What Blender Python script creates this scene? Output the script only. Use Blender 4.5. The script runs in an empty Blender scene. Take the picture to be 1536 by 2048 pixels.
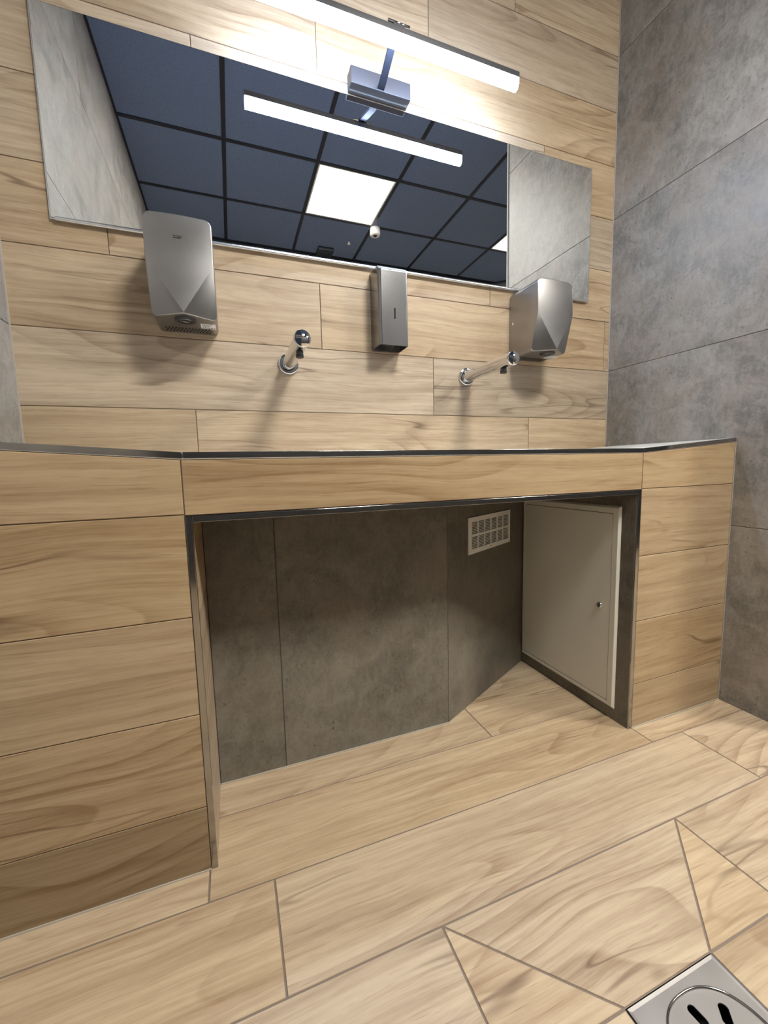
import bpy, bmesh, math, random
from mathutils import Vector, Matrix
random.seed(7)
S = bpy.context.scene
COL = S.collection
PI = math.pi

# ------------------------------------------------------------------ measures (metres)
P = 0.202                 # plank pitch
ZB = 1.0145               # a joint height on the back wall
ZW = 0.7494               # top joint on the counter front
D = 0.4964                # counter front
RB = 0.254                # recess back panel
LX = -2.0514              # left wall
WX = 3.2                  # end of the wider room on the right
FY = -2.862               # wall behind the camera
H = 2.923                 # ceiling
EX = 0.705                # length of the short right wall
SL, SR = -1.631, -0.4185  # seams of the counter front
ZC = 0.8675               # counter top in the middle
ZE = 0.8985               # counter top at the side walls

# ------------------------------------------------------------------ node helpers
class NT:
    def __init__(s, name):
        s.m = bpy.data.materials.new(name); s.m.use_nodes = True
        s.t = s.m.node_tree; s.t.nodes.clear()
        s.out = s.t.nodes.new('ShaderNodeOutputMaterial')
        s.b = s.t.nodes.new('ShaderNodeBsdfPrincipled')
        s.t.links.new(s.b.outputs[0], s.out.inputs[0])
    def n(s, typ, **kw):
        nd = s.t.nodes.new(typ)
        for k, v in kw.items():
            setattr(nd, k, v)
        return nd
    def put(s, sock, v):
        if isinstance(v, (int, float)): sock.default_value = v
        elif isinstance(v, tuple):
            sock.default_value = v if len(v) == len(sock.default_value) else tuple(v) + (1,)
        else: s.t.links.new(v, sock)
    def math(s, op, a, b=0.0, c=None, clamp=False):
        nd = s.n('ShaderNodeMath', operation=op, use_clamp=clamp)
        s.put(nd.inputs[0], a); s.put(nd.inputs[1], b)
        if c is not None: s.put(nd.inputs[2], c)
        return nd.outputs[0]
    def vmath(s, op, a, b):
        nd = s.n('ShaderNodeVectorMath', operation=op)
        s.put(nd.inputs[0], a); s.put(nd.inputs[1], b)
        return nd.outputs[0]
    def noise(s, vec, scale=1.0, detail=2.0, rough=0.5, dist=0.0):
        nd = s.n('ShaderNodeTexNoise')
        s.put(nd.inputs['Vector'], vec)
        nd.inputs['Scale'].default_value = scale; nd.inputs['Detail'].default_value = detail
        nd.inputs['Roughness'].default_value = rough; nd.inputs['Distortion'].default_value = dist
        return nd.outputs[0]
    def mix(s, f, a, b):
        nd = s.n('ShaderNodeMix', data_type='RGBA')
        s.put(nd.inputs[0], f); s.put(nd.inputs[6], a); s.put(nd.inputs[7], b)
        return nd.outputs[2]
    def remap(s, x, a, b, c=0.0, d=1.0):
        nd = s.n('ShaderNodeMapRange'); nd.interpolation_type = 'SMOOTHSTEP'
        s.put(nd.inputs[0], x)
        for i, v in enumerate((a, b, c, d)): nd.inputs[i+1].default_value = v
        return nd.outputs[0]
    def comb(s, x, y, z):
        nd = s.n('ShaderNodeCombineXYZ')
        for i, v in enumerate((x, y, z)): s.put(nd.inputs[i], v)
        return nd.outputs[0]
    def bump(s, h, strength, dist=0.001):
        nd = s.n('ShaderNodeBump'); nd.inputs['Strength'].default_value = strength
        nd.inputs['Distance'].default_value = dist
        s.put(nd.inputs['Height'], h); s.t.links.new(nd.outputs[0], s.b.inputs['Normal'])
    def coords(s):
        uv = s.n('ShaderNodeUVMap', uv_map='plan')
        at = s.n('ShaderNodeAttribute', attribute_name='seed')
        sp = s.n('ShaderNodeSeparateXYZ'); s.t.links.new(uv.outputs[0], sp.inputs[0])
        sq = s.n('ShaderNodeSeparateXYZ'); s.t.links.new(at.outputs['Vector'], sq.inputs[0])
        return sp.outputs[0], sp.outputs[1], sq.outputs[0], sq.outputs[1], sq.outputs[2]

def simple(name, col, rough=0.5, metal=0.0, spec=0.5, emit=None, es=0.0, nscale=0, namt=0.0):
    k = NT(name)
    k.put(k.b.inputs['Base Color'], col); k.b.inputs['Roughness'].default_value = rough
    k.b.inputs['Metallic'].default_value = metal; k.b.inputs['Specular IOR Level'].default_value = spec
    if emit:
        k.put(k.b.inputs['Emission Color'], emit); k.b.inputs['Emission Strength'].default_value = es
    if nscale:
        tc = k.n('ShaderNodeTexCoord')
        nz = k.noise(tc.outputs['Object'], nscale, 4)
        k.put(k.b.inputs['Base Color'], k.mix(k.remap(nz, .3, .7), tuple(c*(1-namt) for c in col), tuple(min(1, c*(1+namt)) for c in col)))
    return k.m

def wood_mat(name, light=(0.450, 0.352, 0.236), mid=(0.245, 0.166, 0.099), dark=(0.116, 0.071, 0.041), tone=(0.86, 1.10)):
    k = NT(name)
    u, v, sx, sy, sz = k.coords()
    uo = k.math('MULTIPLY_ADD', sx, 41.0, u); vo = k.math('MULTIPLY_ADD', sy, 17.0, v)
    def nz(fu, fv, w, det, rough=.55, vv=None, dist=0.0):
        return k.noise(k.comb(k.math('MULTIPLY', uo, fu), k.math('MULTIPLY', vo if vv is None else vv, fv), w), 1.0, det, rough, dist)
    w1 = nz(1.6, 3.0, 1.7, 2); w2 = nz(4.5, 9.0, 7.1, 2)
    vw = k.math('MULTIPLY_ADD', w1, .060, vo); vw = k.math('MULTIPLY_ADD', w2, .010, vw)
    # flat-sawn figure: soft growth rings seen as stretched contours
    cn = nz(.85, 5.0, 3.0, .6, .4, vw)
    fr = k.math('FRACT', k.math('MULTIPLY', cn, 17.0))
    ring = k.math('POWER', fr, 3.0)
    ring = k.math('MULTIPLY', ring, k.remap(fr, .93, 1.0, 1.0, .0))
    rmask = k.remap(nz(1.3, 4.0, 9.0, 2), .44, .62)
    stA = k.remap(nz(1.3, 34.0, 5.0, 5, .62, vw), .36, .68)
    stB = k.remap(nz(4.5, 150.0, 11.0, 3, .6, vw), .38, .70)
    fine = nz(16.0, 520.0, 1.0, 2, .6, vw)
    pore = k.remap(nz(10.0, 260.0, 15.0, 2, .5, vw), .60, .72)
    blot = k.remap(nz(1.2, 7.0, 12.0, 3, .5), .33, .68)
    fleck = k.remap(nz(26.0, 60.0, 19.0, 3, .6), .35, .7)
    a = k.math('MULTIPLY', stA, .42)
    a = k.math('MULTIPLY_ADD', stB, .28, a)
    a = k.math('MULTIPLY_ADD', k.remap(fine, .35, .7), .12, a)
    a = k.math('MULTIPLY_ADD', pore, .34, a)
    a = k.math('MULTIPLY_ADD', k.math('MULTIPLY', ring, rmask), .60, a)
    a = k.math('MULTIPLY_ADD', blot, .24, a)
    a = k.math('MULTIPLY_ADD', fleck, .08, a)
    a = k.math('ADD', a, -.13, clamp=True)
    col = k.mix(a, light, mid)
    # long darker veins
    v2 = nz(.75, 8.0, 21.0, 2.5, .55, vw)
    line = k.remap(k.math('ABSOLUTE', k.math('SUBTRACT', v2, .53)), .0, .011, 1.0, .0)
    lm = k.remap(nz(1.9, 6.0, 30.0, 2), .52, .66)
    col = k.mix(k.math('MULTIPLY', k.math('MULTIPLY', line, lm), .75), col, dark)
    # greyish heartwood clouds and small knots
    cl = k.remap(nz(1.0, 2.2, 44.0, 3, .6, None, .6), .60, .78)
    col = k.mix(k.math('MULTIPLY', cl, .34), col, (0.170, 0.119, 0.078))
    vor = k.n('ShaderNodeTexVoronoi'); k.put(vor.inputs['Vector'], k.comb(k.math('MULTIPLY', uo, 1.9), k.math('MULTIPLY', vo, 4.2), sz)); vor.inputs['Scale'].default_value = 1.0
    kn = k.remap(vor.outputs['Distance'], .010, .055, 1.0, 0.0)
    col = k.mix(k.math('MULTIPLY', kn, .55), col, dark)
    hs = k.n('ShaderNodeHueSaturation'); k.put(hs.inputs['Color'], col)
    k.put(hs.inputs['Value'], k.math('MULTIPLY_ADD', sz, tone[1]-tone[0], tone[0]))
    k.put(hs.inputs['Saturation'], k.math('MULTIPLY_ADD', sx, .36, .82))
    k.put(k.b.inputs['Base Color'], hs.outputs[0])
    k.b.inputs['Roughness'].default_value = .46; k.b.inputs['Specular IOR Level'].default_value = .4
    k.bump(k.math('ADD', fine, stB), .15, .0005)
    return k.m

def stone_mat(name, c1=(0.125, 0.119, 0.108), c2=(0.335, 0.320, 0.302), c3=(0.085, 0.076, 0.068)):
    k = NT(name)
    u, v, sx, sy, sz = k.coords()
    q = k.comb(k.math('MULTIPLY_ADD', sx, 31.0, u), k.math('MULTIPLY_ADD', sy, 23.0, v), 0.0)
    n1 = k.noise(q, 2.4, 5, .62, .5); n2 = k.noise(q, 13.0, 6, .70, .8); n3 = k.noise(q, 120.0, 3, .65)
    n4 = k.noise(k.vmath('MULTIPLY', q, (70.0, 26.0, 1.0)), 1.0, 3, .6, .8)
    m = k.math('ADD', k.math('MULTIPLY', k.remap(n1, .36, .64), .36), k.math('MULTIPLY', k.remap(n2, .36, .64), .40))
    m = k.math('ADD', m, k.math('MULTIPLY', k.remap(n3, .32, .68), .20))
    m = k.math('ADD', m, k.math('MULTIPLY', k.remap(n4, .35, .65), .20))
    m = k.math('ADD', m, -.08, clamp=True)
    col = k.mix(m, c1, c2)
    warm = k.remap(k.noise(q, 5.0, 3, .6, .7), .42, .62)
    col = k.mix(k.math('MULTIPLY', warm, .30), col, tuple(a_*b_ for a_, b_ in zip(c2, (.98, .86, .78))))
    sp = k.remap(k.noise(q, 85.0, 2, .5, .3), .64, .72)
    sm = k.remap(k.noise(q, 6.0, 3), .40, .58)
    col = k.mix(k.math('MULTIPLY', k.math('MULTIPLY', sp, sm), .65), col, c3)
    hs = k.n('ShaderNodeHueSaturation'); k.put(hs.inputs['Color'], col)
    k.put(hs.inputs['Value'], k.math('MULTIPLY_ADD', sz, .08, .96))
    k.put(k.b.inputs['Base Color'], hs.outputs[0])
    k.put(k.b.inputs['Roughness'], k.remap(n2, .3, .7, .38, .55)); k.b.inputs['Specular IOR Level'].default_value = .45
    k.bump(k.math('ADD', n3, n2), .12, .0008)
    return k.m

def steel_mat(name, col=(0.60, 0.585, 0.56), rough=.26, stretch=(1, 1, 1), amt=.10):
    k = NT(name)
    tc = k.n('ShaderNodeTexCoord')
    cl = k.noise(tc.outputs['Object'], 12.0, 1, .4, .2)
    k.put(k.b.inputs['Base Color'], k.mix(k.remap(cl, .35, .65), tuple(c*.90 for c in col), col))
    k.b.inputs['Metallic'].default_value = 1.0
    k.put(k.b.inputs['Roughness'], k.math('MULTIPLY_ADD', cl, amt, rough))
    return k.m

M = {}
M['wood'] = wood_mat('wood_plank_tile')
M['stone'] = stone_mat('grey_concrete_tile')  # wall copy of the tile, lightened in colour to make up for weak light
M['stone_brown'] = stone_mat('brown_grey_concrete_tile', (0.078, 0.070, 0.056), (0.180, 0.166, 0.136), (0.04, 0.034, 0.027))  # recess copy: browner tile, with the recess shade also put into its colour
M['stone_dark'] = stone_mat('charcoal_tile', (0.030, 0.031, 0.034), (0.075, 0.076, 0.080), (0.02, 0.02, 0.02))
M['grout_dark'] = simple('brown_grout', (0.13, 0.09, 0.06), .9)
M['grout_floor'] = simple('taupe_grout', (0.17, 0.13, 0.105), .9)
M['grout_grey'] = simple('dark_grey_grout', (0.09, 0.08, 0.075), .9)
M['seal'] = simple('pale_sealant', (0.36, 0.33, 0.28), .5)
M['counter'] = simple('white_solid_surface', (0.66, 0.66, 0.64), .22, nscale=9, namt=.04)
M['trim'] = steel_mat('satin_steel_trim', (0.40, 0.39, 0.375), .10, (3, 3, 60), .03)
M['steel'] = steel_mat('brushed_steel', (0.38, 0.375, 0.37), .31, (6, 6, 9), .02)
M['steel_dark'] = steel_mat('brushed_steel_dispenser', (0.31, 0.31, 0.315), .22, (9, 6, 6), .01)
M['steel_floor'] = steel_mat('matt_steel_drain', (0.36, 0.34, 0.325), .50, (60, 60, 60), .06)
M['chrome'] = simple('chrome', (0.72, 0.73, 0.74), .06, 1.0)
M['mirror'] = simple('mirror_silver', (0.93, 0.95, 0.94), .0, 1.0)
M['edge'] = simple('polished_glass_edge', (0.93, 0.96, 0.96), .16, 1.0)
M['rail'] = simple('bright_metal_rail', (0.85, 0.87, 0.89), .24, 1.0)
M['black'] = simple('black_plastic', (0.012, 0.012, 0.014), .35)
M['hole'] = simple('black_void', (0.004, 0.004, 0.004), .9)
M['sensor_glass'] = simple('dark_sensor_glass', (0.01, 0.014, 0.024), .08)
M['lamp_black'] = simple('satin_black_metal', (0.016, 0.018, 0.026), .38, 0.0)
M['lamp_arm'] = simple('matt_black_metal', (0.012, 0.014, 0.022), .6, 0.0, .15)
M['white_plastic'] = simple('white_plastic', (0.78, 0.77, 0.74), .4)
M['lacquer'] = simple('light_grey_lacquer', (0.70, 0.685, 0.62), .35, nscale=3, namt=.03)
M['paper'] = simple('white_label', (0.8, 0.79, 0.76), .5)
M['ink'] = simple('black_ink', (0.015, 0.015, 0.015), .6)
M['ceiling_tile'] = simple('slate_blue_ceiling_tile', (0.125, 0.172, 0.285), .85, nscale=330, namt=.22)
M['grid'] = simple('black_ceiling_grid', (0.012, 0.013, 0.022), .5)
M['dark_wall'] = simple('charcoal_paint', (0.03, 0.032, 0.036), .6)
LAMP = (0.60, 0.74, 1.0); PANEL = (1.0, 0.955, 0.87)
M['led'] = simple('led_diffuser', (.9, .9, .9), .4, emit=LAMP, es=120.0)
M['panel'] = simple('ceiling_panel_diffuser', (.9, .9, .9), .4, emit=PANEL, es=114.0)

# ------------------------------------------------------------------ object helpers
def tag(o, label=None, cat=None, group=None, kind=None):
    if label: o['label'] = label
    if cat: o['category'] = cat
    if group: o['group'] = group
    if kind: o['kind'] = kind
    return o
def empty(name, loc, label, cat, group=None):
    o = bpy.data.objects.new(name, None); COL.objects.link(o); o.location = loc
    o.empty_display_size = .05
    return tag(o, label, cat, group)
def link(name, bm, mats, parent=None, smooth=False, bevel=None, origin=None):
    me = bpy.data.meshes.new(name)
    if origin is not None: bmesh.ops.translate(bm, verts=bm.verts, vec=-Vector(origin))
    if parent is not None and origin is None:
        bmesh.ops.translate(bm, verts=bm.verts, vec=-parent_world(parent))
    bm.normal_update(); bm.to_mesh(me); bm.free()
    for m in (mats if isinstance(mats, (list, tuple)) else [mats]): me.materials.append(m)
    o = bpy.data.objects.new(name, me); COL.objects.link(o)
    if origin is not None: o.location = Vector(origin) - (parent_world(parent) if parent else Vector())
    if parent is not None: o.parent = parent
    if smooth:
        for p in me.polygons: p.use_smooth = True
    if bevel:
        b = o.modifiers.new('bevel', 'BEVEL'); b.width = bevel[0]; b.segments = bevel[1]
        b.limit_method = 'ANGLE'; b.angle_limit = math.radians(bevel[2] if len(bevel) > 2 else 40)
        b.harden_normals = False
        for p in me.polygons: p.use_smooth = True
        w = o.modifiers.new('wn', 'WEIGHTED_NORMAL'); w.keep_sharp = True
    return o
def parent_world(p):
    v = Vector()
    while p is not None:
        v += Vector(p.location); p = p.parent
    return v
def box(bm, x0, x1, y0, y1, z0, z1, mi=0):
    vs = [bm.verts.new((x, y, z)) for x in (x0, x1) for y in (y0, y1) for z in (z0, z1)]
    for q in ((0, 1, 3, 2), (4, 6, 7, 5), (0, 4, 5, 1), (2, 3, 7, 6), (0, 2, 6, 4), (1, 5, 7, 3)):
        f = bm.faces.new([vs[i] for i in q]); f.material_index = mi
def prism(bm, pts, n, t, mi=0):
    """polygon pts (Vectors, counter-clockwise seen from n) extruded by t against n"""
    a = [bm.verts.new(p) for p in pts]; b = [bm.verts.new(Vector(p) - Vector(n)*t) for p in pts]
    f = bm.faces.new(a); f.material_index = mi
    f = bm.faces.new(b[::-1]); f.material_index = mi
    k = len(pts)
    for i in range(k):
        f = bm.faces.new((a[i], b[i], b[(i+1) % k], a[(i+1) % k])); f.material_index = mi
def cyl(bm, p0, p1, r0, r1=None, seg=40, cap0=True, cap1=True, mi=0):
    r1 = r0 if r1 is None else r1
    p0, p1 = Vector(p0), Vector(p1); ax = (p1-p0).normalized()
    a = ax.orthogonal().normalized(); b = ax.cross(a)
    A, B = [], []
    for i in range(seg):
        t = 2*PI*i/seg; d = a*math.cos(t) + b*math.sin(t)
        A.append(bm.verts.new(p0+d*r0)); B.append(bm.verts.new(p1+d*r1))
    for i in range(seg):
        j = (i+1) % seg
        f = bm.faces.new((A[i], A[j], B[j], B[i])); f.material_index = mi; f.smooth = True
    if cap0: f = bm.faces.new(A[::-1]); f.material_index = mi
    if cap1: f = bm.faces.new(B); f.material_index = mi
def lathe(bm, c, ax, prof, seg=48, mi=0):
    """prof: list of (distance along axis, radius)"""
    c = Vector(c); ax = Vector(ax).normalized(); a = ax.orthogonal().normalized(); b = ax.cross(a)
    rings = []
    for h, r in prof:
        if r < 1e-6: rings.append([bm.verts.new(c+ax*h)]); continue
        rings.append([bm.verts.new(c + ax*h + (a*math.cos(2*PI*i/seg) + b*math.sin(2*PI*i/seg))*r) for i in range(seg)])
    for A, B in zip(rings, rings[1:]):
        for i in range(seg):
            j = (i+1) % seg
            if len(A) == 1 and len(B) == 1: continue
            if len(A) == 1: f = bm.faces.new((A[0], B[j], B[i]))
            elif len(B) == 1: f = bm.faces.new((A[i], A[j], B[0]))
            else: f = bm.faces.new((A[i], A[j], B[j], B[i]))
            f.material_index = mi; f.smooth = True
def inset(poly, d):
    out = []; n = len(poly)
    for i in range(n):
        p0, p1, p2 = Vector(poly[i-1]), Vector(poly[i]), Vector(poly[(i+1) % n])
        e1 = (p1-p0).normalized(); e2 = (p2-p1).normalized()
        n1 = Vector((-e1.y, e1.x)); n2 = Vector((-e2.y, e2.x))
        den = 1 + n1.dot(n2)
        out.append(p1 + (n1+n2)*(d/max(den, .25)))
    return out
def area2(poly): return sum(poly[i-1][0]*poly[i][1]-poly[i][0]*poly[i-1][1] for i in range(len(poly)))/2
def clip(poly, a, b, c):
    """keep a*u+b*v<=c"""
    out = []
    for i in range(len(poly)):
        p, q = poly[i-1], poly[i]
        fp, fq = a*p[0]+b*p[1]-c, a*q[0]+b*q[1]-c
        if (fp <= 1e-9) != (fq <= 1e-9):
            t = fp/(fp-fq); out.append((p[0]+(q[0]-p[0])*t, p[1]+(q[1]-p[1])*t))
        if fq <= 1e-9: out.append(q)
    return out
def crect(poly, u0, u1, v0, v1):
    for a, b, c in ((-1, 0, -u0), (1, 0, u1), (0, -1, -v0), (0, 1, v1)):
        poly = clip(poly, a, b, c)
        if len(poly) < 3: return []
    return poly
def tiles(name, o, U, V, polys, mats, parent=None, gap=.0022, chamfer=.0007, depth=.004, base=None, origin=None, seeds=None, rng=None):
    """tiled surface: every tile a chamfered slab of its own, grout bed behind; the normal is U x V"""
    o, U, V = Vector(o), Vector(U), Vector(V); N = U.cross(V)
    bm = bmesh.new(); uvl = bm.loops.layers.uv.new('plan'); sl = bm.loops.layers.float_color.new('seed')
    def P3(p, h=0.0): return o + U*p[0] + V*p[1] + N*h
    for idx, poly in enumerate(polys):
        if len(poly) < 3 or abs(area2(poly)) < 1e-6: continue
        if area2(poly) < 0: poly = poly[::-1]
        cl = [poly[0]]
        for p in poly[1:]:
            if (Vector(p)-Vector(cl[-1])).length > 1e-4: cl.append(p)
        if (Vector(cl[0])-Vector(cl[-1])).length < 1e-4: cl.pop()
        outer = inset(cl, gap/2); inner = inset(cl, gap/2+chamfer)
        sd = (random.random(), random.random(), random.random(), 1.0)
        if rng: sd = tuple(a_ + (b_-a_)*q_ for (a_, b_), q_ in zip(rng, sd)) + (1.0,)
        if seeds and idx in seeds: sd = tuple(seeds[idx]) + (1.0,)
        A = [bm.verts.new(P3(p)) for p in inner]; B = [bm.verts.new(P3(p, -chamfer)) for p in outer]; C = [bm.verts.new(P3(p, -depth)) for p in outer]
        fs = [(A, inner)]; k = len(A)
        faces = [bm.faces.new(A)]
        for i in range(k):
            j = (i+1) % k
            faces.append(bm.faces.new((B[i], B[j], A[j], A[i])))
            faces.append(bm.faces.new((C[i], C[j], B[j], B[i])))
        for f in faces:
            f.material_index = 0
            for l in f.loops:
                q = l.vert.co - o
                l[uvl].uv = (q.dot(U), q.dot(V)); l[sl] = sd
    for b in (base or []):
        if area2(b) < 0: b = b[::-1]
        f = bm.faces.new([bm.verts.new(P3(p, -.0016)) for p in b]); f.material_index = 1
        f2 = bm.faces.new([bm.verts.new(P3(p, -.03)) for p in b[::-1]]); f2.material_index = 1
    return link(name, bm, mats, parent, origin=origin)

def rows_to_polys(rows, u0, u1, length=1.216):
    """rows: list of (v0, v1, joint position) -> rectangles between u0 and u1"""
    out = []
    for v0, v1, j in rows:
        k0 = math.floor((u0-j)/length)
        x = j + k0*length
        while x < u1:
            a, b = max(x, u0), min(x+length, u1)
            if u1-b < .015: b = u1
            if a >= u1-.015 and x > u0: break
            if b-a > .004: out.append([(a, v0), (b, v0), (b, v1), (a, v1)])
            x += length
    return out

# ------------------------------------------------------------------ ROOM
# back wall: wood plank tiles
jb = {-1: -.4149, 0: -.8397, 1: -.027, 2: -.6, 3: -.84, 4: -1.5767, 5: -1.2249, 6: -.8448, 7: -.4994, 8: -.9, 9: -1.3}
rows = [(ZB+k*P, min(ZB+(k+1)*P, H), jb.get(k, -.3-.41*k)) for k in range(-6, 10) if ZB+k*P < H and ZB+(k+1)*P > 0]
rows = [(max(0, a), b, c) for a, b, c in rows]
polys = rows_to_polys(rows, LX, 0.0)
tag(tiles('wall_back', (0, 0, 0), (1, 0, 0), (0, 0, 1), polys, [M['wood'], M['grout_dark']], rng=((0, .75), (0, 1), (.1, 1)), base=[[(LX, 0), (0, 0), (0, H), (LX, H)]]),
    'back wall of pale oak plank tiles behind the mirror and taps', kind='structure')
# short right wall: grey concrete tiles, 60 cm courses
def stone_rows(off=0.0):
    zs = [0, ZB-2*P, ZB+P, ZB+4*P, ZB+7*P, H]
    return [(zs[i], zs[i+1], off + (.6 if i % 2 else 0)) for i in range(5)]
polys = rows_to_polys([(a, b, 10.0) for a, b, c in stone_rows()], 0.0, EX, 20)
tag(tiles('wall_right', (0, 0, 0), (0, -1, 0), (0, 0, 1), polys, [M['stone'], M['grout_grey']], base=[[(0, 0), (EX, 0), (EX, H), (0, H)]], gap=.002),
    'short grey concrete tile wall right of the mirror', kind='structure')
bm = bmesh.new(); box(bm, 0.0305, .12, -EX, 0, 0, H)
tag(link('wall_right_core', bm, M['dark_wall']), 'far side of the short right wall', kind='structure').name = 'wall_divider'
bm = bmesh.new(); box(bm, -.004, .0305, -EX-.006, -EX, 0, H); tag(link('trim_1', bm, M['white_plastic']), 'pale end trim of the short right wall', kind='structure')
# left wall, wall behind the camera, dark corner, end wall
polys = rows_to_polys(stone_rows(.3), -2.862, 0.0, 1.216)
tag(tiles('wall_left', (LX, 0, 0), (0, 1, 0), (0, 0, 1), polys, [M['stone'], M['grout_grey']], base=[[(FY, 0), (0, 0), (0, H), (FY, H)]], gap=.002),
    'grey concrete tile wall at the left', kind='structure')
polys = rows_to_polys(stone_rows(.1), -1.45, -LX, 1.216)
tag(tiles('wall_front', (0, FY, 0), (-1, 0, 0), (0, 0, 1), polys, [M['stone_dark'], M['grout_grey']], base=[[(-1.45, 0), (-LX, 0), (-LX, H), (-1.45, H)]], gap=.002),
    'charcoal wall behind the camera', kind='structure')
bm = bmesh.new()
prism(bm, [Vector((1.40, FY, 0)), Vector((2.1, FY+.62, 0)), Vector((2.1, FY+.62, H)), Vector((1.40, FY, H))][::-1], Vector((-.66, .75, 0)), .04)
tag(link('wall_corner', bm, M['dark_wall']), 'dark angled wall in the far corner', kind='structure')
bm = bmesh.new(); box(bm, WX, WX+.05, FY, 0, 0, H); tag(link('wall_end', bm, M['stone']), 'far end wall of the room', kind='structure')
bm = bmesh.new(); box(bm, .12, WX, 0, .05, 0, H); tag(link('wall_beyond', bm, M['dark_wall']), 'wall beyond the short right wall', kind='structure')

# floor: wood plank tiles with the envelope cut round the drain
F1 = -.3642; F = [F1 - i*P for i in range(-2, 16)]     # F[3] = F1-P ...
fl = lambda i: F1 - i*P
XA, XB = -1.2344, -.6222; DX0, DX1 = -1.0293, -.8318
YD0, YD1 = fl(3), fl(4)+.0045
ET, EB = fl(2), fl(5)
fj = {-1: .1, 0: -.8413, 1: -.4185, 2: -1.5104, 3: -1.2344, 4: -1.2344, 5: -1.9, 6: -1.1, 7: -.5, 8: -1.4}
frow = []
for i in range(-1, 14):
    v1, v0 = min(0, fl(i-1)), max(FY, fl(i))
    if i == -1: v1, v0 = 0, fl(-1)
    if v1-v0 > .01: frow.append((v0, v1, fj.get(i, -.2-.43*i)))
fpolys = []
for v0, v1, j in frow:
    if v0 >= EB-.01 and v1 <= ET+.01:
        fpolys += rows_to_polys([(v0, v1, XA)], LX, XA) + rows_to_polys([(v0, v1, XB)], XB, WX)
    else: fpolys += rows_to_polys([(v0, v1, j)], LX, WX)
y0, y1, y2, y3 = ET, YD0, YD1, EB
fpolys += [[(XA, y0), (XB, y0), (DX1, y1), (DX0, y1)], [(XA, y0), (DX0, y1), (XA, y1)], [(XB, y0), (XB, y1), (DX1, y1)],
           [(XA, y1), (DX0, y1), (DX0, y2), (XA, y2)], [(XB, y1), (DX1, y1), (DX1, y2), (XB, y2)],
           [(XA, y3), (XB, y3), (DX1, y2), (DX0, y2)], [(XA, y3), (DX0, y2), (XA, y2)], [(XB, y3), (XB, y2), (DX1, y2)]]
e = .0
fbase = [[(LX, y1), (WX, y1), (WX, 0), (LX, 0)], [(LX, FY), (WX, FY), (WX, y2), (LX, y2)], [(LX, y2), (DX0, y2), (DX0, y1), (LX, y1)], [(DX1, y2), (WX, y2), (WX, y1), (DX1, y1)]]
tag(tiles('floor', (0, 0, 0), (1, 0, 0), (0, 1, 0), fpolys, [M['wood'], M['grout_floor']], gap=.0036, base=fbase, rng=((.15, .65), (0, 1), (.72, .98))), 'pale oak plank tile floor', kind='structure')  # raised tone range puts the stronger floor light into the tile colour

# ceiling: slate tiles in a black grid
GX, GY, G = -1.4604, -1.643, .6
xs = [LX] + [GX + i*G for i in range(0, 8) if GX+i*G < WX] + [WX]
ys = [FY] + [GY + j*G for j in (-2, -1, 0, 1, 2) if FY < GY+j*G < 0] + [0.0]
LIGHTS = [(1, 0), (4, 0)]
bm = bmesh.new()
for a, b in zip(xs, xs[1:]):
    for c, d in zip(ys, ys[1:]):
        cx, cy = (a+b)/2, (c+d)/2
        if any(abs(cx-(GX+(i+.5)*G)) < .05 and abs(cy-(GY-(.5)*G)) < .05 for i, _ in LIGHTS): continue
        box(bm, a, b, c, d, H, H+.02, 0)
for x in xs: box(bm, max(LX, x-.0125), min(WX, x+.0125), FY, 0, H-.004, H+.001, 1)
for y in ys: box(bm, LX, WX, max(FY, y-.0125), min(0, y+.0125), H-.0045, H+.0008, 1)
tag(link('ceiling', bm, [M['ceiling_tile'], M['grid']]), 'suspended ceiling of slate tiles in a black grid', kind='structure')
for n, (i, _) in enumerate(LIGHTS):
    cx, cy = GX+(i+.5)*G, GY-.5*G
    t = empty('ceiling_light', (cx, cy, H), ['glowing square ceiling panel seen whole in the mirror, next to the white sensor',
              'second glowing ceiling panel, only a small triangle of it seen in the mirror'][n], 'ceiling light', 'glowing square panels in the dark ceiling')
    bm = bmesh.new(); q = .287; w = .012
    for x0, x1, y0_, y1_ in ((cx-q, cx+q, cy-q, cy-q+w), (cx-q, cx+q, cy+q-w, cy+q), (cx-q, cx-q+w, cy-q+w, cy+q-w), (cx+q-w, cx+q, cy-q+w, cy+q-w)):
        box(bm, x0, x1, y0_, y1_, H-.003, H+.015)
    link('frame', bm, M['white_plastic'], t)
    bm = bmesh.new(); box(bm, cx-q+w, cx+q-w, cy-q+w, cy+q-w, H-.001, H+.01); link('diffuser', bm, M['panel'], t)
# sensor, black plate, tiny white disc on the ceiling (seen in the mirror)
t = empty('occupancy_sensor', (-.232, -2.255, H), 'white cylindrical sensor on the ceiling grid beside the lit panel, seen in the mirror', 'ceiling sensor')
bm = bmesh.new(); lathe(bm, (-.232, -2.255, H-.004), (0, 0, -1), [(0, 0), (0, .045), (.052, .045), (.062, .040), (.062, .018), (.062, 0)][0:5]+[(.062, .0)]); link('housing', bm, M['white_plastic'], t)
bm = bmesh.new(); lathe(bm, (-.232, -2.255, H-.066), (0, 0, -1), [(0, .017), (.004, .015), (.006, .008), (.006, 0)]); link('lens', bm, M['grid'], t)
bm = bmesh.new(); box(bm, -.645, -.497, -2.84, -2.685, H-.03, H-.0005)
tag(link('ceiling_plate', bm, M['grid'], bevel=(.004, 2), origin=(-.57, -2.76, H)), 'small black square box on the dark ceiling, seen at the lower edge of the mirror', 'ceiling box')
bm = bmesh.new(); lathe(bm, (-.388, -2.542, H-.0005), (0, 0, -1), [(0, .010), (.003, .010), (.004, .005), (.016, .005), (.017, .014), (.019, .014), (.019, 0)])
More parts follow.
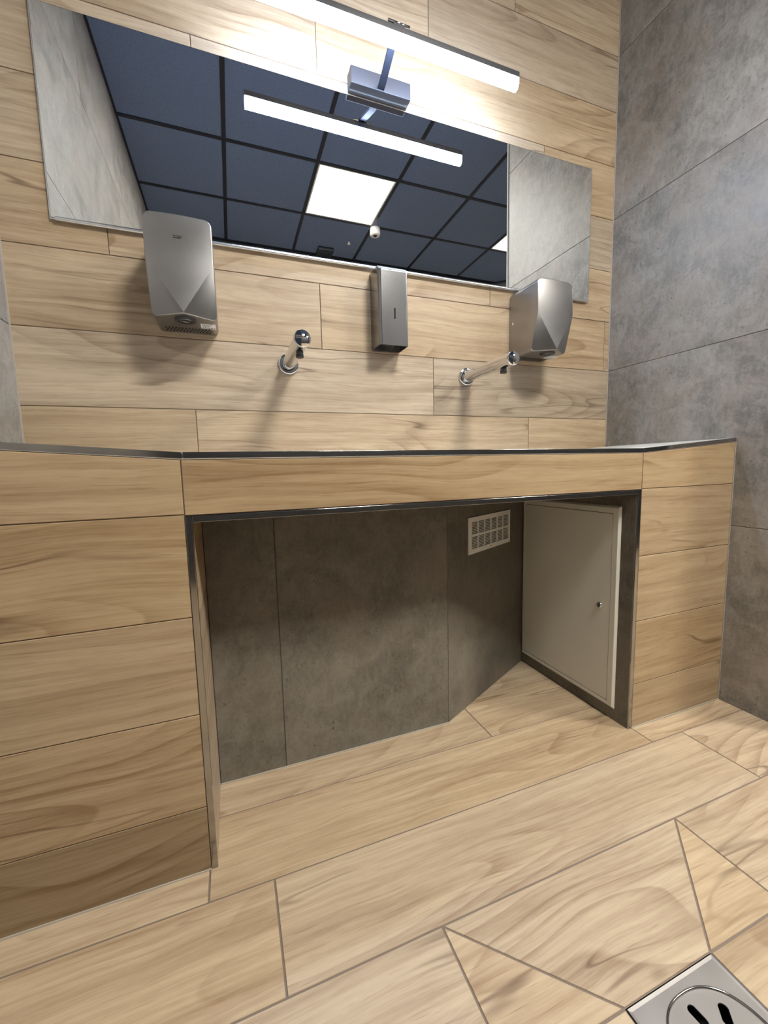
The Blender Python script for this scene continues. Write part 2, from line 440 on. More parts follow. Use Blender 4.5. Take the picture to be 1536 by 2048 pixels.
tag(link('ceiling_fitting', bm, M['white_plastic'], origin=(-.388, -2.542, H)), 'tiny white fitting on a dark ceiling tile near the white sensor, in the mirror', 'ceiling fitting')

# sealant lines in the room corners
bm = bmesh.new(); box(bm, -.0028, 0, -.0028, 0, ZE+.004, H); tag(link('trim_2', bm, M['seal']), 'pale joint between back wall and right wall', kind='structure')
bm = bmesh.new(); box(bm, LX, LX+.003, -.003, 0, ZE+.003, H); tag(link('trim_3', bm, M['seal']), 'pale joint between back wall and left wall', kind='structure')

# ------------------------------------------------------------------ WASH COUNTER
T = .0135
c = empty('wash_counter', (-1.02, -D, 0), 'oak tiled wash counter with white sloping top, steel edges and open recess below', 'counter')
# top: two slopes falling to a flat middle
def top_z(x):
    if x < SL: return ZC + (ZE-ZC)*(SL-x)/(SL-LX)
    if x > SR: return ZC + (ZE-ZC)*(x-SR)/(0-SR)
    return ZC
bm = bmesh.new()
xs_ = [LX+.001, SL, SR, -.001]; yb, yf = -.001, -D+.003
topv = [[bm.verts.new((x, y, top_z(x)-.0003)) for x in xs_] for y in (yf, yb)]
botv = [[bm.verts.new((x, y, top_z(x)-.022)) for x in xs_] for y in (yf, yb)]
for i in range(3):
    bm.faces.new((topv[0][i], topv[0][i+1], topv[1][i+1], topv[1][i]))
    bm.faces.new((botv[0][i+1], botv[0][i], botv[1][i], botv[1][i+1]))
    bm.faces.new((botv[0][i], botv[0][i+1], topv[0][i+1], topv[0][i]))
    bm.faces.new((topv[1][i], topv[1][i+1], botv[1][i+1], botv[1][i]))
bm.faces.new((botv[0][0], topv[0][0], topv[1][0], botv[1][0])); bm.faces.new((topv[0][3], botv[0][3], botv[1][3], topv[1][3]))
tag(link('countertop', bm, M['counter'], c), 'white trough shaped top falling gently to the middle')
# underside of the recess
bm = bmesh.new(); box(bm, -1.62, -.434, -D+.004, -.002, .737, .748); link('recess_soffit', bm, M['grout_grey'], c)
# front tiles, tones lowered to paint in their weaker light (origin at (0,-D,0), u = x, v = z)
zt = lambda x: top_z(x) - T
lrows = [(0, ZW-3*P), (ZW-3*P, ZW-2*P), (ZW-2*P, ZW-P), (ZW-P, ZW)]
o = (0, -D, 0)
pl = [[(LX, a), (SL, a), (SL, b), (LX, b)] for a, b in lrows] + [[(LX, ZW), (SL, ZW), (SL, zt(SL)), (LX, zt(LX))]]
tiles('left_panel', o, (1, 0, 0), (0, 0, 1), pl, [M['wood'], M['grout_dark']], c, base=[[(LX, 0), (SL, 0), (SL, zt(SL)), (LX, zt(LX))]], seeds={0: (.95, .77, -.95)}, rng=((.7, 1.0), (0, 1), (.0, .3)))
pl = [[(SR, a), (-.003, a), (-.003, b), (SR, b)] for a, b in lrows] + [[(SR, ZW), (-.003, ZW), (-.003, zt(0)), (SR, zt(SR))]]
tiles('right_panel', o, (1, 0, 0), (0, 0, 1), pl, [M['wood'], M['grout_dark']], c, base=[[(SR, 0), (-.001, 0), (-.001, zt(0)), (SR, zt(SR))]], rng=((.7, 1.0), (0, 1), (.0, .3)))
tiles('middle_panel', o, (1, 0, 0), (0, 0, 1), [[(SL, ZW-.002), (SR, ZW-.002), (SR, zt(SR)), (SL, zt(SL))]], [M['wood'], M['grout_dark']], c,
      base=[[(SL, ZW-.002), (SR, ZW-.002), (SR, zt(SR)), (SL, zt(SL))]], rng=((.7, 1.0), (0, 1), (.0, .3)))
# recess sides and back
XS = -1.6195; XR = -.4335
pl = [[(RB, a), (D-.003, a), (D-.003, b), (RB, b)] for a, b in lrows[:3]] + [[(RB, ZW-P), (D-.003, ZW-P), (D-.003, .737), (RB, .737)]]
# left side faces +x : U = -y? normal U x V with V=z: U=(0,1,0) gives +x
pl2 = [[(-D+.003, a), (-RB, a), (-RB, b), (-D+.003, b)] for a, b in lrows[:3]] + [[(-D+.003, ZW-P), (-RB, ZW-P), (-RB, .737), (-D+.003, .737)]]
tiles('recess_side', (XS, 0, 0), (0, 1, 0), (0, 0, 1), pl2, [M['wood'], M['grout_dark']], c, base=[[(-D+.003, 0), (-RB, 0), (-RB, .737), (-D+.003, .737)]], depth=.008)
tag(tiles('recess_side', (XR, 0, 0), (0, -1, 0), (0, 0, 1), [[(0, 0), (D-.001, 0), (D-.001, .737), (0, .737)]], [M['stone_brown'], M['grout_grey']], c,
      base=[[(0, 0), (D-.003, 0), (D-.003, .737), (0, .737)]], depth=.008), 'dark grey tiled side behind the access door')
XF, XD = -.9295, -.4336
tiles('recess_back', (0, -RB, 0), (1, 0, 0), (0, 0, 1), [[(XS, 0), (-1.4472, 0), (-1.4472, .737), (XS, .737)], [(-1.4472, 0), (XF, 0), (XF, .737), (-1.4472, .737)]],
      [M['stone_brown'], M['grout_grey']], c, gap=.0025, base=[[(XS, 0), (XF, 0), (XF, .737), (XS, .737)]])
dv = Vector((XD-XF, RB, 0)); dl = dv.length; du = dv.normalized()
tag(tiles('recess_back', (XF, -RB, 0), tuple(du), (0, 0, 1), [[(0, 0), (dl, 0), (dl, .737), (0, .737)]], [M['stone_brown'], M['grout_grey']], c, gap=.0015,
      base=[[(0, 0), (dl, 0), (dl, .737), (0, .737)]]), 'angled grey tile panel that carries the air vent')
# steel edge profiles
def strip(name, pts_top, h, label=None):
    bm = bmesh.new()
    for (xa, za), (xb, zb_) in zip(pts_top, pts_top[1:]):
        v = [(xa, za), (xb, zb_), (xb, zb_-h), (xa, za-h)]
        prism(bm, [Vector((x, -D-.0012, z)) for x, z in v][::-1], Vector((0, -1, 0)), .010)
    o_ = link(name, bm, M['trim'], c, bevel=(.0008, 2, 50))
    if label: tag(o_, label)
strip('edge_trim', [(LX+.001, top_z(LX)), (SL+.003, top_z(SL))], T-.0012)
strip('edge_trim', [(SL+.0045, ZC+.0004), (SR, ZC)], T-.0012)
strip('edge_trim', [(SR+.0006, ZC), (-.001, top_z(0))], T-.0012)
strip('edge_trim', [(SL+.0125, ZW-.003), (SR-.0125, ZW-.003)], .0125)
def vtrim(x0, x1):
    bm = bmesh.new(); box(bm, x0, x1, -D-.0012, -D+.010, .0005, ZW-.0025); link('edge_trim', bm, M['trim'], c, bevel=(.0008, 2, 50))
vtrim(SL+.0003, SL+.0123); vtrim(SR-.0143, SR-.0018)
# sealant beads
def bead(x0, x1, y0_, y1_, z0, z1): 
    bm = bmesh.new(); box(bm, x0, x1, y0_, y1_, z0, z1); link('sealant_bead', bm, M['seal'], c)
bead(LX+.001, SL, -D-.0025, -D+.001, .0, .003)
bead(SR, -.001, -D-.0025, -D+.001, .0, .003)
bead(-.0032, -.0005, -D-.0015, -D+.002, .003, zt(0))
bead(XS, XF, -RB-.003, -RB-.0002, 0, .0028)
bead(LX+.001, SL, -D-.0006, -D+.001, 0, .0001)
bm = bmesh.new()
for (xa, xb) in ((LX+.001, SL), (SL, SR), (SR, -.001)):
    za, zb_ = zt(xa)+.0005, zt(xb)+.0005
    prism(bm, [Vector((x, -D-.0004, z)) for x, z in ((xa, za), (xb, zb_), (xb, zb_+.0012), (xa, za+.0012))][::-1], Vector((0, -1, 0)), .003)
link('sealant_bead', bm, M['paper'], c)

# ------------------------------------------------------------------ ACCESS DOOR (faces -x)
X0 = XR
dr = empty('access_door', (X0, -.447, .039), 'light grey metal access door with a round lock on the right side of the recess', 'access door')
ya, yb_, za, zb_ = -.0035, -.447, .039, .694
ia, ib, ja, jb_ = -.0205, -.4215, .0572, .6693
bm = bmesh.new()
def ring(bm, outer, inner, xo, xi):
    A = [bm.verts.new((xo, y, z)) for y, z in outer]; B = [bm.verts.new((xi, y, z)) for y, z in inner]
    for i in range(4):
        j = (i+1) % 4; bm.faces.new((A[i], A[j], B[j], B[i]))
rect = lambda a, b, c_, d: [(a, c_), (b, c_), (b, d), (a, d)]
sh = lambda k: rect(ya-k, yb_+k, za+k, zb_-k)
si = lambda k: rect(ia-k, ib+k, ja+k, jb_-k)
ring(bm, sh(0), sh(0), X0, X0-.0015)
ring(bm, sh(0), sh(.006), X0-.0015, X0-.007)
ring(bm, sh(.006), si(-.002), X0-.007, X0-.007)
ring(bm, si(-.002), si(-.002), X0-.007, X0-.001)
bmesh.ops.recalc_face_normals(bm, faces=bm.faces)
link('frame', bm, M['lacquer'], dr)
bm = bmesh.new(); box(bm, X0-.0062, X0-.0012, ib, ia, ja, jb_)
dp = link('door', bm, M['lacquer'], dr, bevel=(.0012, 2))
bm = bmesh.new(); lathe(bm, (X0-.0062, -.3846, .3659), (-1, 0, 0), [(0, .0105), (.003, .0105), (.0055, .0085), (.006, .004), (.005, .0025), (.005, 0)], 32)
lk = link('lock', bm, M['chrome'], dp); tag(lk, 'small round chrome lock')
bm = bmesh.new(); box(bm, X0-.0125, X0-.0118, -.3858, -.3834, .3620, .3698); link('keyhole', bm, M['black'], lk)

# ------------------------------------------------------------------ AIR VENT on the angled panel
def dpt(s, z, h): # h = out of the panel
    n = Vector((du.y, -du.x, 0)); return Vector((XF, -RB, 0)) + du*s + n*h + Vector((0, 0, z))
s0, s1, z0, z1 = .1195, .4245, .5335, .6575
vt = empty('air_vent', tuple(dpt((s0+s1)/2, z0, .001)), 'white rectangular air vent with rows of short slots on the angled recess wall', 'air vent')
def dbox(bm, a, b, c_, d, h0, h1, mi=0):
    n = Vector((du.y, -du.x, 0))
    prism(bm, [dpt(a, c_, h1), dpt(b, c_, h1), dpt(b, d, h1), dpt(a, d, h1)], n, h1-h0, mi)
bm = bmesh.new()
fr = .016; mid = .0075; zc = (z0+z1)/2
dbox(bm, s0, s1, z0, z0+fr, .0006, .0042); dbox(bm, s0, s1, z1-fr, z1, .0006, .0042)
dbox(bm, s0, s0+fr+.004, z0+fr, z1-fr, .0006, .0042); dbox(bm, s1-fr+.002, s1, z0+fr, z1-fr, .0006, .0042)
dbox(bm, s0+fr+.004, s1-fr+.002, zc-mid/2, zc+mid/2, .0006, .0042)
link('frame', bm, M['white_plastic'], vt)
bm = bmesh.new(); a0, a1 = s0+fr+.004, s1-fr+.002; cw = (a1-a0+.005)/6
for k in range(1, 6): dbox(bm, a0+k*cw-.005, a0+k*cw, z0+fr, z1-fr, .0008, .0039)
for (lo, hi) in ((z0+fr, zc-mid/2), (zc+mid/2, z1-fr)):
    n_ = 8; pitch = (hi-lo)/n_
    for k in range(n_+1):
        zz = lo+k*pitch; dbox(bm, a0, a1, max(lo, zz-pitch*.21), min(hi, zz+pitch*.21), .0010, .0036)
link('grille', bm, M['white_plastic'], vt)
bm = bmesh.new(); dbox(bm, a0, a1, z0+fr, z1-fr, .0003, .0006); tag(link('opening', bm, M['hole'], vt), 'dark opening behind the slots')
bm = bmesh.new(); n_ = Vector((du.y, -du.x, 0)); lathe(bm, dpt((s0+s1)/2, z0+.008, .0042), tuple(n_), [(0, .0024), (.0008, .0022), (.001, 0)], 16); link('screw', bm, M['steel_dark'], vt)

# ------------------------------------------------------------------ MIRROR
mx0, mx1, mz0, mz1 = -1.9393, -.1279, 1.4853, 1.9887
mr = empty('wall_mirror', ((mx0+mx1)/2, 0, mz0), 'wide frameless rectangular mirror on the oak tiled wall', 'mirror')
bm = bmesh.new(); box(bm, mx0+.003, mx1-.003, -.0080, -.002, mz0+.004, mz1-.003); link('glass', bm, M['mirror'], mr)
bm = bmesh.new()
def fring(bm, o_, i_, yo, yi):
    A = [bm.verts.new((x, yo, z)) for x, z in o_]; B = [bm.verts.new((x, yi, z)) for x, z in i_]
    for i in range(4):
        j = (i+1) % 4; bm.faces.new((A[i], A[j], B[j], B[i]))
R = lambda k, kb=0: [(mx0+k, mz0+k+kb), (mx1-k, mz0+k+kb), (mx1-k, mz1-k), (mx0+k, mz1-k)]
fring(bm, R(0), R(0), -.0004, -.0066); fring(bm, R(0), R(.0026), -.0066, -.0082); fring(bm, R(.0026), R(.0030), -.0082, -.004)
bmesh.ops.recalc_face_normals(bm, faces=bm.faces)
tag(link('polished_edge', bm, M['edge'], mr), 'bright polished glass edge')
bm = bmesh.new()
pr = [(-.0005, -.0035), (-.0095, -.0035), (-.0118, -.0025), (-.0128, -.0005), (-.0128, .0022), (-.0120, .0046), (-.0104, .0064), (-.0086, .0070), (-.0083, .0055), (-.0083, -.0002), (-.0005, -.0002)]
A = [bm.verts.new((mx0+.012, y, mz0+z)) for y, z in pr]; B = [bm.verts.new((mx1-.012, y, mz0+z)) for y, z in pr]
for i in range(len(pr)): bm.faces.new((A[i], A[(i+1) % len(pr)], B[(i+1) % len(pr)], B[i]))
bm.faces.new(A[::-1]); bm.faces.new(B); bmesh.ops.recalc_face_normals(bm, faces=bm.faces)
tag(link('bottom_rail', bm, M['rail'], mr, bevel=(.0008, 2, 20)), 'slim bright metal rail under the glass')

# ------------------------------------------------------------------ MIRROR LAMP
lc = -1.0295; ly = -.176; lz = 2.022
lp = empty('mirror_lamp', (lc, 0, 2.0), 'black picture-style lamp with a long glowing white bar above the mirror', 'wall lamp')
bm = bmesh.new(); box(bm, -1.1300, -.9320, -.0405, -.0004, 1.997, 2.0455); link('wall_box', bm, M['lamp_black'], lp, bevel=(.0015, 2))
bm = bmesh.new()
path = [Vector((0, -.036, 2.004)), Vector((0, -.06, 2.009)), Vector((0, -.12, 2.034)), Vector((0, -.160, 2.053)), Vector((0, -.180, 2.057))]
w, th = .0105, .004
rings = []
for i, p in enumerate(path):
    d_ = (path[min(i+1, len(path)-1)] - path[max(i-1, 0)]).normalized(); up = Vector((1, 0, 0)).cross(d_)*-1
    rings.append([bm.verts.new(Vector((lc-.004+sx_*w, p.y, p.z)) + up*sy_*th) for sx_, sy_ in ((-1, -1), (1, -1), (1, 1), (-1, 1))])
for A, B in zip(rings, rings[1:]):
    for i in range(4): bm.faces.new((A[i], A[(i+1) % 4], B[(i+1) % 4], B[i]))
bm.faces.new(rings[0][::-1]); bm.faces.new(rings[-1]); bmesh.ops.recalc_face_normals(bm, faces=bm.faces)
link('arm', bm, M['lamp_arm'], lp, bevel=(.001, 2))
bm = bmesh.new(); cyl(bm, (lc-.033, ly-.003, 2.0590), (lc+.033, ly-.003, 2.0590), .0038, seg=20); tag(link('hinge_pin', bm, M['chrome'], lp), 'short chrome hinge pin')
bm = bmesh.new(); box(bm, lc-.016, lc+.016, ly-.006, ly+.006, 2.0435, 2.0575); link('bracket', bm, M['lamp_black'], lp)
xa, xb = -1.432, -.6265
bm = bmesh.new()
box(bm, xa, xb, ly-.0132, ly+.0132, 2.0285, 2.0445)
box(bm, xa, xa+.0022, ly-.0132, ly+.0132, 2.0255, 2.0285); box(bm, xb-.0022, xb, ly-.0132, ly+.0132, 2.0255, 2.0285)
link('housing', bm, M['lamp_black'], lp, bevel=(.0008, 2))
bm = bmesh.new()  # light bar: half-round diffuser under the housing
prof = [(-.0128, 2.0283), (-.0130, 2.0140), (-.0105, 2.0035), (-.004, 1.999), (.004, 1.999), (.0105, 2.0035), (.0130, 2.0140), (.0128, 2.0283)]
A = [bm.verts.new((xa+.0024, ly+y, z)) for y, z in prof]; B = [bm.verts.new((xb-.0024, ly+y, z)) for y, z in prof]
for i in range(len(prof)): bm.faces.new((A[i], A[(i+1) % len(prof)], B[(i+1) % len(prof)], B[i]))
bm.faces.new(A[::-1]); bm.faces.new(B); bmesh.ops.recalc_face_normals(bm, faces=bm.faces)
tag(link('light_bar', bm, M['led'], lp), 'long glowing white diffuser')
bm = bmesh.new(); cyl(bm, (xb-.030, ly, 2.0445), (xb-.030, ly, 2.0462), .0022, seg=12); link('screw', bm, M['chrome'], lp)

# ------------------------------------------------------------------ HAND DRYERS
W_, Z0, Z1 = .1566, 1.2303, 1.4725
DT, DK, ZK, DC, DN = .153, .155, 1.358, .166, .121
def outline():
    """rounded rectangle in (x, z), local x from 0 to W_, clockwise from the left knee over the top to the right knee, then bottom"""
    pts = []
    rt, rb = .022, .014
    def arc(cx, cz, r, a0, a1, n=7):
        return [(cx+r*math.cos(math.radians(a0+(a1-a0)*i/n)), cz+r*math.sin(math.radians(a0+(a1-a0)*i/n))) for i in range(n+1)]
    top = [(0, ZK)] + arc(rt, Z1-rt, rt, 180, 90)
    # slightly crowned top edge
    n = 6
    for i in range(1, n):
        t = i/n; top.append((rt+(W_-2*rt)*t, Z1+.003*math.sin(PI*t)))
    top += arc(W_-rt, Z1-rt, rt, 90, 0) + [(W_, ZK)]
    right = arc(W_-rb, Z0+rb, rb, 0, -90) + [(W_/2, Z0)]
    left = [(W_/2, Z0)] + arc(rb, Z0+rb, rb, 270, 180)
    return top, right, left
def up_d(x, z):  # main front plane with a faint crown
    t = (Z1-z)/(Z1-Z0); base = DT + (DC-DT)*t
    return base
def facet(x, z, side):
    # plane through knee, bottom centre, bottom corner
    kx = 0 if side < 0 else W_
    a = Vector((kx, up_d(kx, ZK)-.003, ZK)); b_ = Vector((W_/2, DC, Z0)); c_ = Vector((kx, DN, Z0))
    n = (b_-a).cross(c_-a)
    return a.y - (n.x*(x-a.x) + n.z*(z-a.z))/n.y
def make_dryer(x0, label, logo):
    t = empty('hand_dryer', (x0+W_/2, 0, Z0), label, 'hand dryer', 'steel hand dryers on the back wall')
    top, right, left = outline()
    bm = bmesh.new()
    def mk(x, z, d): return bm.verts.new((x0+x, -d, z))
    tv = []
    for (x, z) in top:
        d = up_d(x, z)
        if z <= ZK+1e-6: d -= .003
        # soft roll-off towards the top edge
        d -= .006*max(0, (z-(Z1-.02))/.02)**2
        tv.append(mk(x, z, d))
    cen = mk(W_/2, Z0, DC)
    rv = [mk(x, z, facet(x, z, 1)) for x, z in right[:-1]]
    lv = [mk(x, z, facet(x, z, -1)) for x, z in left[1:]]
    # front faces
    bm.faces.new([cen] + tv[::-1]); bm.faces.new([cen] + rv[::-1] + [tv[-1]]); bm.faces.new([cen, tv[0]] + lv[::-1])
    loop = tv + rv + [cen] + lv
    back = [bm.verts.new((v.co.x, -.0006, v.co.z)) for v in loop]
    n = len(loop)
    for i in range(n):
        j = (i+1) % n; bm.faces.new((loop[i], loop[j], back[j], back[i]))
    bm.faces.new(back)
    for v_ in (tv[0], tv[-1]):
        e_ = bm.edges.get((cen, v_))
        if e_: e_.smooth = False
    bmesh.ops.recalc_face_normals(bm, faces=bm.faces)
    link('body', bm, M['steel'], t, bevel=(.0026, 3, 52))
    cx = x0+W_/2
    bm = bmesh.new(); lathe(bm, (cx, -.118, Z0+.001), (0, 0, -1), [(0, .027), (.005, .026), (.006, .020), (.004, .014), (.003, .010), (.003, 0)], 40); link('air_nozzle', bm, M['black'], t)
    bm = bmesh.new(); lathe(bm, (cx, -.118, Z0-.0022), (0, 0, -1), [(0, .0128), (.0008, .0128), (.0008, .0102), (0, .0102)], 32); link('nozzle_ring', bm, M['trim'], t)
    bm = bmesh.new(); box(bm, x0+.113, x0+.151, -.097, -.060, Z0-.0007, Z0+.001)
    lb = link('rating_label', bm, M['paper'], t)
    bm = bmesh.new()
    for k, (px, w2) in enumerate(((.117, .003), (.1225, .0035), (.1290, .006), (.1385, .004), (.1455, .003))):
        box(bm, x0+px, x0+px+w2, -.071-(k % 2)*.001, -.066, Z0-.0009, Z0-.0006)
    for k in range(3): box(bm, x0+.117, x0+.142-.004*k, -.092+.006*k, -.090+.006*k, Z0-.0009, Z0-.0006)
    link('label_print', bm, M['ink'], lb)
    bm = bmesh.new()
    for k in range(14):
        for r_ in range(3):
            bx = x0+.020+k*.0085+(r_ % 2)*.004; box(bm, bx, bx+.0045, -.050+r_*.013, -.042+r_*.013, Z0-.0005, Z0+.0005)
    tag(link('intake_slots', bm, M['hole'], t), 'dark slots in the underside')
    bm = bmesh.new(); lathe(bm, (x0, -.020, 1.356), (-1, 0, 0), [(0, .0045), (.0012, .004), (.0016, .002), (.001, 0)], 20); link('screw', bm, M['chrome'], t)
    if logo:
        bm = bmesh.new()
        zz = 1.4165; dd = up_d(0, zz)
        xx = cx-.0115
        for w2, hh in ((.0028, .0028), (.0014, .003), (.0008, .002), (.0008, .0026), (.0026, .0030), (.0024, .0030), (.0022, .0030), (.0020, .0030)):
            box(bm, xx, xx+w2, -dd-.0005, -dd+.0002, zz, zz+hh); xx += w2+.0006
        link('printed_name', bm, M['ink'], t)
    return t
make_dryer(-1.7095, 'steel hand dryer left of the taps, in front of the mirror, with printed name', True)
make_dryer(-.5129, 'steel hand dryer right of the taps, near the grey wall', False)

# ------------------------------------------------------------------ SOAP DISPENSER
sx0, sx1, sz0, sz1, sd = -1.073, -.9724, 1.2234, 1.4668, .0815
sp = empty('soap_dispenser', ((sx0+sx1)/2, 0, sz0), 'narrow upright steel soap dispenser on the wall between the two taps', 'soap dispenser')
def sd_outline(k=0.0, r=.013, dep=sd):
    r = max(.002, r-k); pts = [(sx0+k, 0)]
    for cx, a0, a1 in ((sx0+k+r, 180, 270), (sx1-k-r*.35, 270, 360)):
        rr = r if a0 == 180 else r*.35
        for i in range(9):
            a = math.radians(a0+(a1-a0)*i/8); pts.append((cx+rr*math.cos(a), -(dep-k-rr)+rr*math.sin(a)))
    pts.append((sx1-k, 0)); return pts
bm = bmesh.new()
po = sd_outline(); pi_ = sd_outline(.0022)
def lv_(p, z): return [bm.verts.new((x, y-.0006 if y == 0 else y, z)) for x, y in p]
# the top rolls back: rings shrink towards the wall near the top
rings = [lv_(po, sz0)]
rings.append(lv_(po, sz1-.016))
for k in range(1, 6):
    a = k/5*PI/2; dz = .016*math.sin(a); s = .016*(1-math.cos(a))
    rings.append(lv_([(x, min(0, y+s) if y < -.02 else y) for x, y in po], sz1-.016+dz))
for A, B in zip(rings, rings[1:]):
    for i in range(len(A)-1): bm.faces.new((A[i], A[i+1], B[i+1], B[i]))
bm.faces.new(rings[-1])
inn0 = lv_(pi_, sz0); inn1 = lv_(pi_, sz0+.022)
for i in range(len(inn0)-1):
    bm.faces.new((rings[0][i+1], rings[0][i], inn0[i], inn0[i+1])); bm.faces.new((inn0[i+1], inn0[i], inn1[i], inn1[i+1]))
bm.faces.new(inn1)
bmesh.ops.recalc_face_normals(bm, faces=bm.faces)
link('cover', bm, M['steel_dark'], sp, bevel=(.0006, 2, 60))
bm = bmesh.new(); box(bm, sx0+.0022, sx1-.0022, -.010, -.0006, sz0-.001, sz1-.02); tag(link('back_plate', bm, M['steel'], sp), 'pale steel plate at the wall')
bm = bmesh.new(); cyl(bm, (-1.0185, -.052, sz0+.022), (-1.0185, -.052, sz0+.003), .008, .006, 20); box(bm, -1.035, -1.002, -.074, -.034, sz0+.012, sz0+.0215); link('pump_nozzle', bm, M['black'], sp)
bm = bmesh.new()
sl_ = [(-.0026, 1.3052), (.0026, 1.3052), (.0026, 1.337), (.0015, 1.3392), (-.0015, 1.3392), (-.0026, 1.337)]
prism(bm, [Vector((-1.0186+x, -sd-.0004, z)) for x, z in sl_], Vector((0, -1, 0)), .002)
tag(link('level_slot', bm, M['hole'], sp), 'narrow black level window')
bm = bmesh.new(); box(bm, -1.0212, -1.0160, -sd-.0006, -sd+.001, 1.3034, 1.3052); link('slot_lip', bm, M['chrome'], sp)  # bright chrome sliver standing in for the highlight at the slot's bottom

# ------------------------------------------------------------------ TAPS
def make_tap(x, z, L, label):
    t = empty('wall_tap', (x, 0, z), label, 'tap', 'chrome taps on the back wall')
    bm = bmesh.new(); lathe(bm, (x, -.0005, z), (0, -1, 0), [(0, .0315), (.006, .0315), (.0085, .0300), (.0095, .0270), (.0095, .0212)], 56); link('wall_flange', bm, M['chrome'], t)
    bm = bmesh.new(); lathe(bm, (x, -.004, z), (0, -1, 0), [(0, .0205), (L-.024, .0205), (L-.016, .0213), (L-.006, .0218), (L-.0045, .0212), (L-.0043, 0)], 56)
    link('spout', bm, M['chrome'], t)
    # end face: chrome disc with a glossy dark segment and a small plate
    bm = bmesh.new(); n = 28; r = .0196; ex = -.004-L+.0040; cut = -.0035
    pts = [(cut, math.sqrt(r*r-cut*cut))]
    a0 = math.atan2(pts[0][1], cut); a1 = 2*PI-a0
    pts = [(r*math.cos(a0+(a1-a0)*i/n), r*math.sin(a0+(a1-a0)*i/n)) for i in range(n+1)]
    prism(bm, [Vector((x+p, ex-.0005, z+q)) for p, q in pts], Vector((0, -1, 0)), .0006)
    link('sensor_window', bm, M['sensor_glass'], t)
    bm = bmesh.new(); box(bm, x-.0175, x+.001, ex-.0011, ex-.0002, z-.0008, z+.0068); pt_ = link('badge', bm, M['trim'], t)
    bm = bmesh.new(); box(bm, x-.0145, x-.002, ex-.0014, ex-.0010, z+.0018, z+.0042); link('badge_print', bm, M['ink'], pt_)
    bm = bmesh.new(); lathe(bm, (x, -L+.052, z-.0185), (0, 0, -1), [(0, .0095), (.0085, .0095), (.0088, .0105), (.0160, .0105), (.0165, .0095), (.0150, .007), (.0150, 0)], 28); link('aerator', bm, M['black'], t)
make_tap(-1.3534, 1.1605, .276, 'round chrome wall tap below and left of the soap dispenser')
make_tap(-.7047, 1.1565, .276, 'round chrome wall tap beside the right hand dryer')

# ------------------------------------------------------------------ FLOOR DRAIN
dx, dy, hw = (DX0+DX1)/2, (YD0+YD1)/2, (DX1-DX0)/2-.002
fd = empty('floor_drain', (dx, dy, 0), 'square matt steel floor drain with a perforated round cover', 'floor drain')
def sup(n, a, e, ph=0): 
    out = []
    for i in range(n):
        t = 2*PI*i/n+ph; cc, ss = math.cos(t), math.sin(t)
        out.append((a*math.copysign(abs(cc)**(2/e), cc), a*math.copysign(abs(ss)**(2/e), ss)))
    return out
def fill_loops(bm, loops, z, mi=0):
    es = []
    for lp_ in loops:
        vs = [bm.verts.new((dx+x, dy+y, z)) for x, y in lp_]
        for i in range(len(vs)): es.append(bm.edges.new((vs[i], vs[(i+1) % len(vs)])))
    r_ = bmesh.ops.triangle_fill(bm, edges=es, use_beauty=True, normal=(0, 0, 1))
    return r_
def wall_loop(bm, pts, za, zb2):
    A = [bm.verts.new((dx+x, dy+y, za)) for x, y in pts]; B = [bm.verts.new((dx+x, dy+y, zb2)) for x, y in pts]
    for i in range(len(pts)): bm.faces.new((A[i], A[(i+1) % len(pts)], B[(i+1) % len(pts)], B[i]))
bm = bmesh.new()
sq = [(-hw, -hw), (hw, -hw), (hw, hw), (-hw, hw)]; sq2 = [(x*.955, y*.955) for x, y in sq]
rim = sup(96, .0815, 2.35)
A = [bm.verts.new((dx+x, dy+y, -.0002)) for x, y in sq]; B = [bm.verts.new((dx+x, dy+y, -.0010)) for x, y in sq2]
for i in range(4): bm.faces.new((A[i], A[(i+1) % 4], B[(i+1) % 4], B[i]))
fill_loops(bm, [sq2, rim], -.0010); wall_loop(bm, sq, -.0002, -.02); wall_loop(bm, rim, -.0010, -.012)
bmesh.ops.remove_doubles(bm, verts=bm.verts, dist=1e-6); bmesh.ops.recalc_face_normals(bm, faces=bm.faces)
link('drain_frame', bm, M['steel_floor'], fd)
bm = bmesh.new()
lidr = [(x*.975, y*.975) for x, y in rim]
holes = []
for k in range(8):
    a = PI/2 + k*PI/4 + (.05 if k else .07); hl, hwid = .0075, .0072; h = []
    for i in range(20):
        t = 2*PI*i/20; rx = (hl if math.cos(t) > 0 else -hl) + hwid*math.cos(t)*.9; ry = hwid*math.sin(t)
        rx += .054; h.append((rx*math.cos(a)-ry*math.sin(a), rx*math.sin(a)+ry*math.cos(a)))
    holes.append(h)
fill_loops(bm, [lidr]+holes, -.0022)
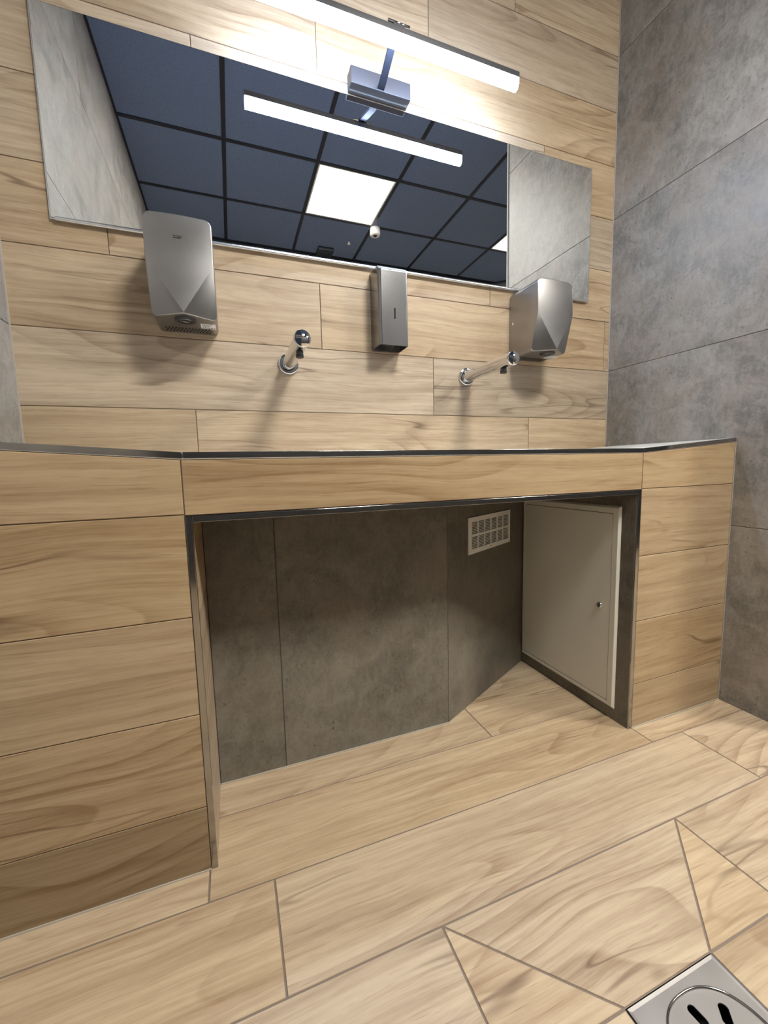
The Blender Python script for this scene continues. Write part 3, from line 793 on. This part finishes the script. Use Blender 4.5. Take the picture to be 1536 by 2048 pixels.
for h in holes: wall_loop(bm, h, -.0022, -.0045)
wall_loop(bm, lidr, -.0022, -.005)
bmesh.ops.remove_doubles(bm, verts=bm.verts, dist=1e-6); bmesh.ops.recalc_face_normals(bm, faces=bm.faces)
link('drain_cover', bm, M['steel_floor'], fd)
bm = bmesh.new()
rg = []
for s_, z_ in ((1.0, -.0022), (1.0, .0002), (.985, .0012), (.965, .0002), (.960, -.0024)): rg.append([bm.verts.new((dx+x*s_, dy+y*s_, z_)) for x, y in rim])
for A, B in zip(rg, rg[1:]):
    for i in range(96): f = bm.faces.new((A[i], A[(i+1) % 96], B[(i+1) % 96], B[i])); f.smooth = True
bmesh.ops.recalc_face_normals(bm, faces=bm.faces)
link('cover_rim', bm, M['trim'], fd)
bm = bmesh.new(); lathe(bm, (dx, dy, -.006), (0, 0, -1), [(0, .092), (.03, .085), (.03, 0)], 40); tag(link('drain_cup', bm, M['hole'], fd), 'dark hollow under the cover')

# ------------------------------------------------------------------ CAMERA, WORLD, VIEW
cd = bpy.data.cameras.new('camera'); cam = bpy.data.objects.new('camera', cd); COL.objects.link(cam)
cd.sensor_fit = 'VERTICAL'; cd.sensor_height = 36.0; cd.sensor_width = 27.0; cd.lens = 14.2921; cd.clip_start = .02
r = Vector((0.9363971728, -0.3501126079, -0.0241142392)); f = Vector((0.3456776571, 0.9320274908, -0.1087736815)); u = Vector((0.0605581714, 0.0935196139, 0.9937740134))
mw = Matrix((r, u, -f)).transposed().to_4x4(); mw.translation = Vector((-1.5426, -1.3490, .8299))
cam.matrix_world = mw
S.camera = cam
w = bpy.data.worlds.new('world'); S.world = w; w.use_nodes = True
w.node_tree.nodes['Background'].inputs[0].default_value = (.5, .5, .5, 1); w.node_tree.nodes['Background'].inputs[1].default_value = .05
S.view_settings.view_transform = 'Standard'; S.view_settings.look = 'None'; S.view_settings.gamma = 1; S.view_settings.exposure = 0.0
S.view_settings.use_curve_mapping = False
S.cycles.max_bounces = 10
S.cycles.sample_clamp_indirect = 4.0
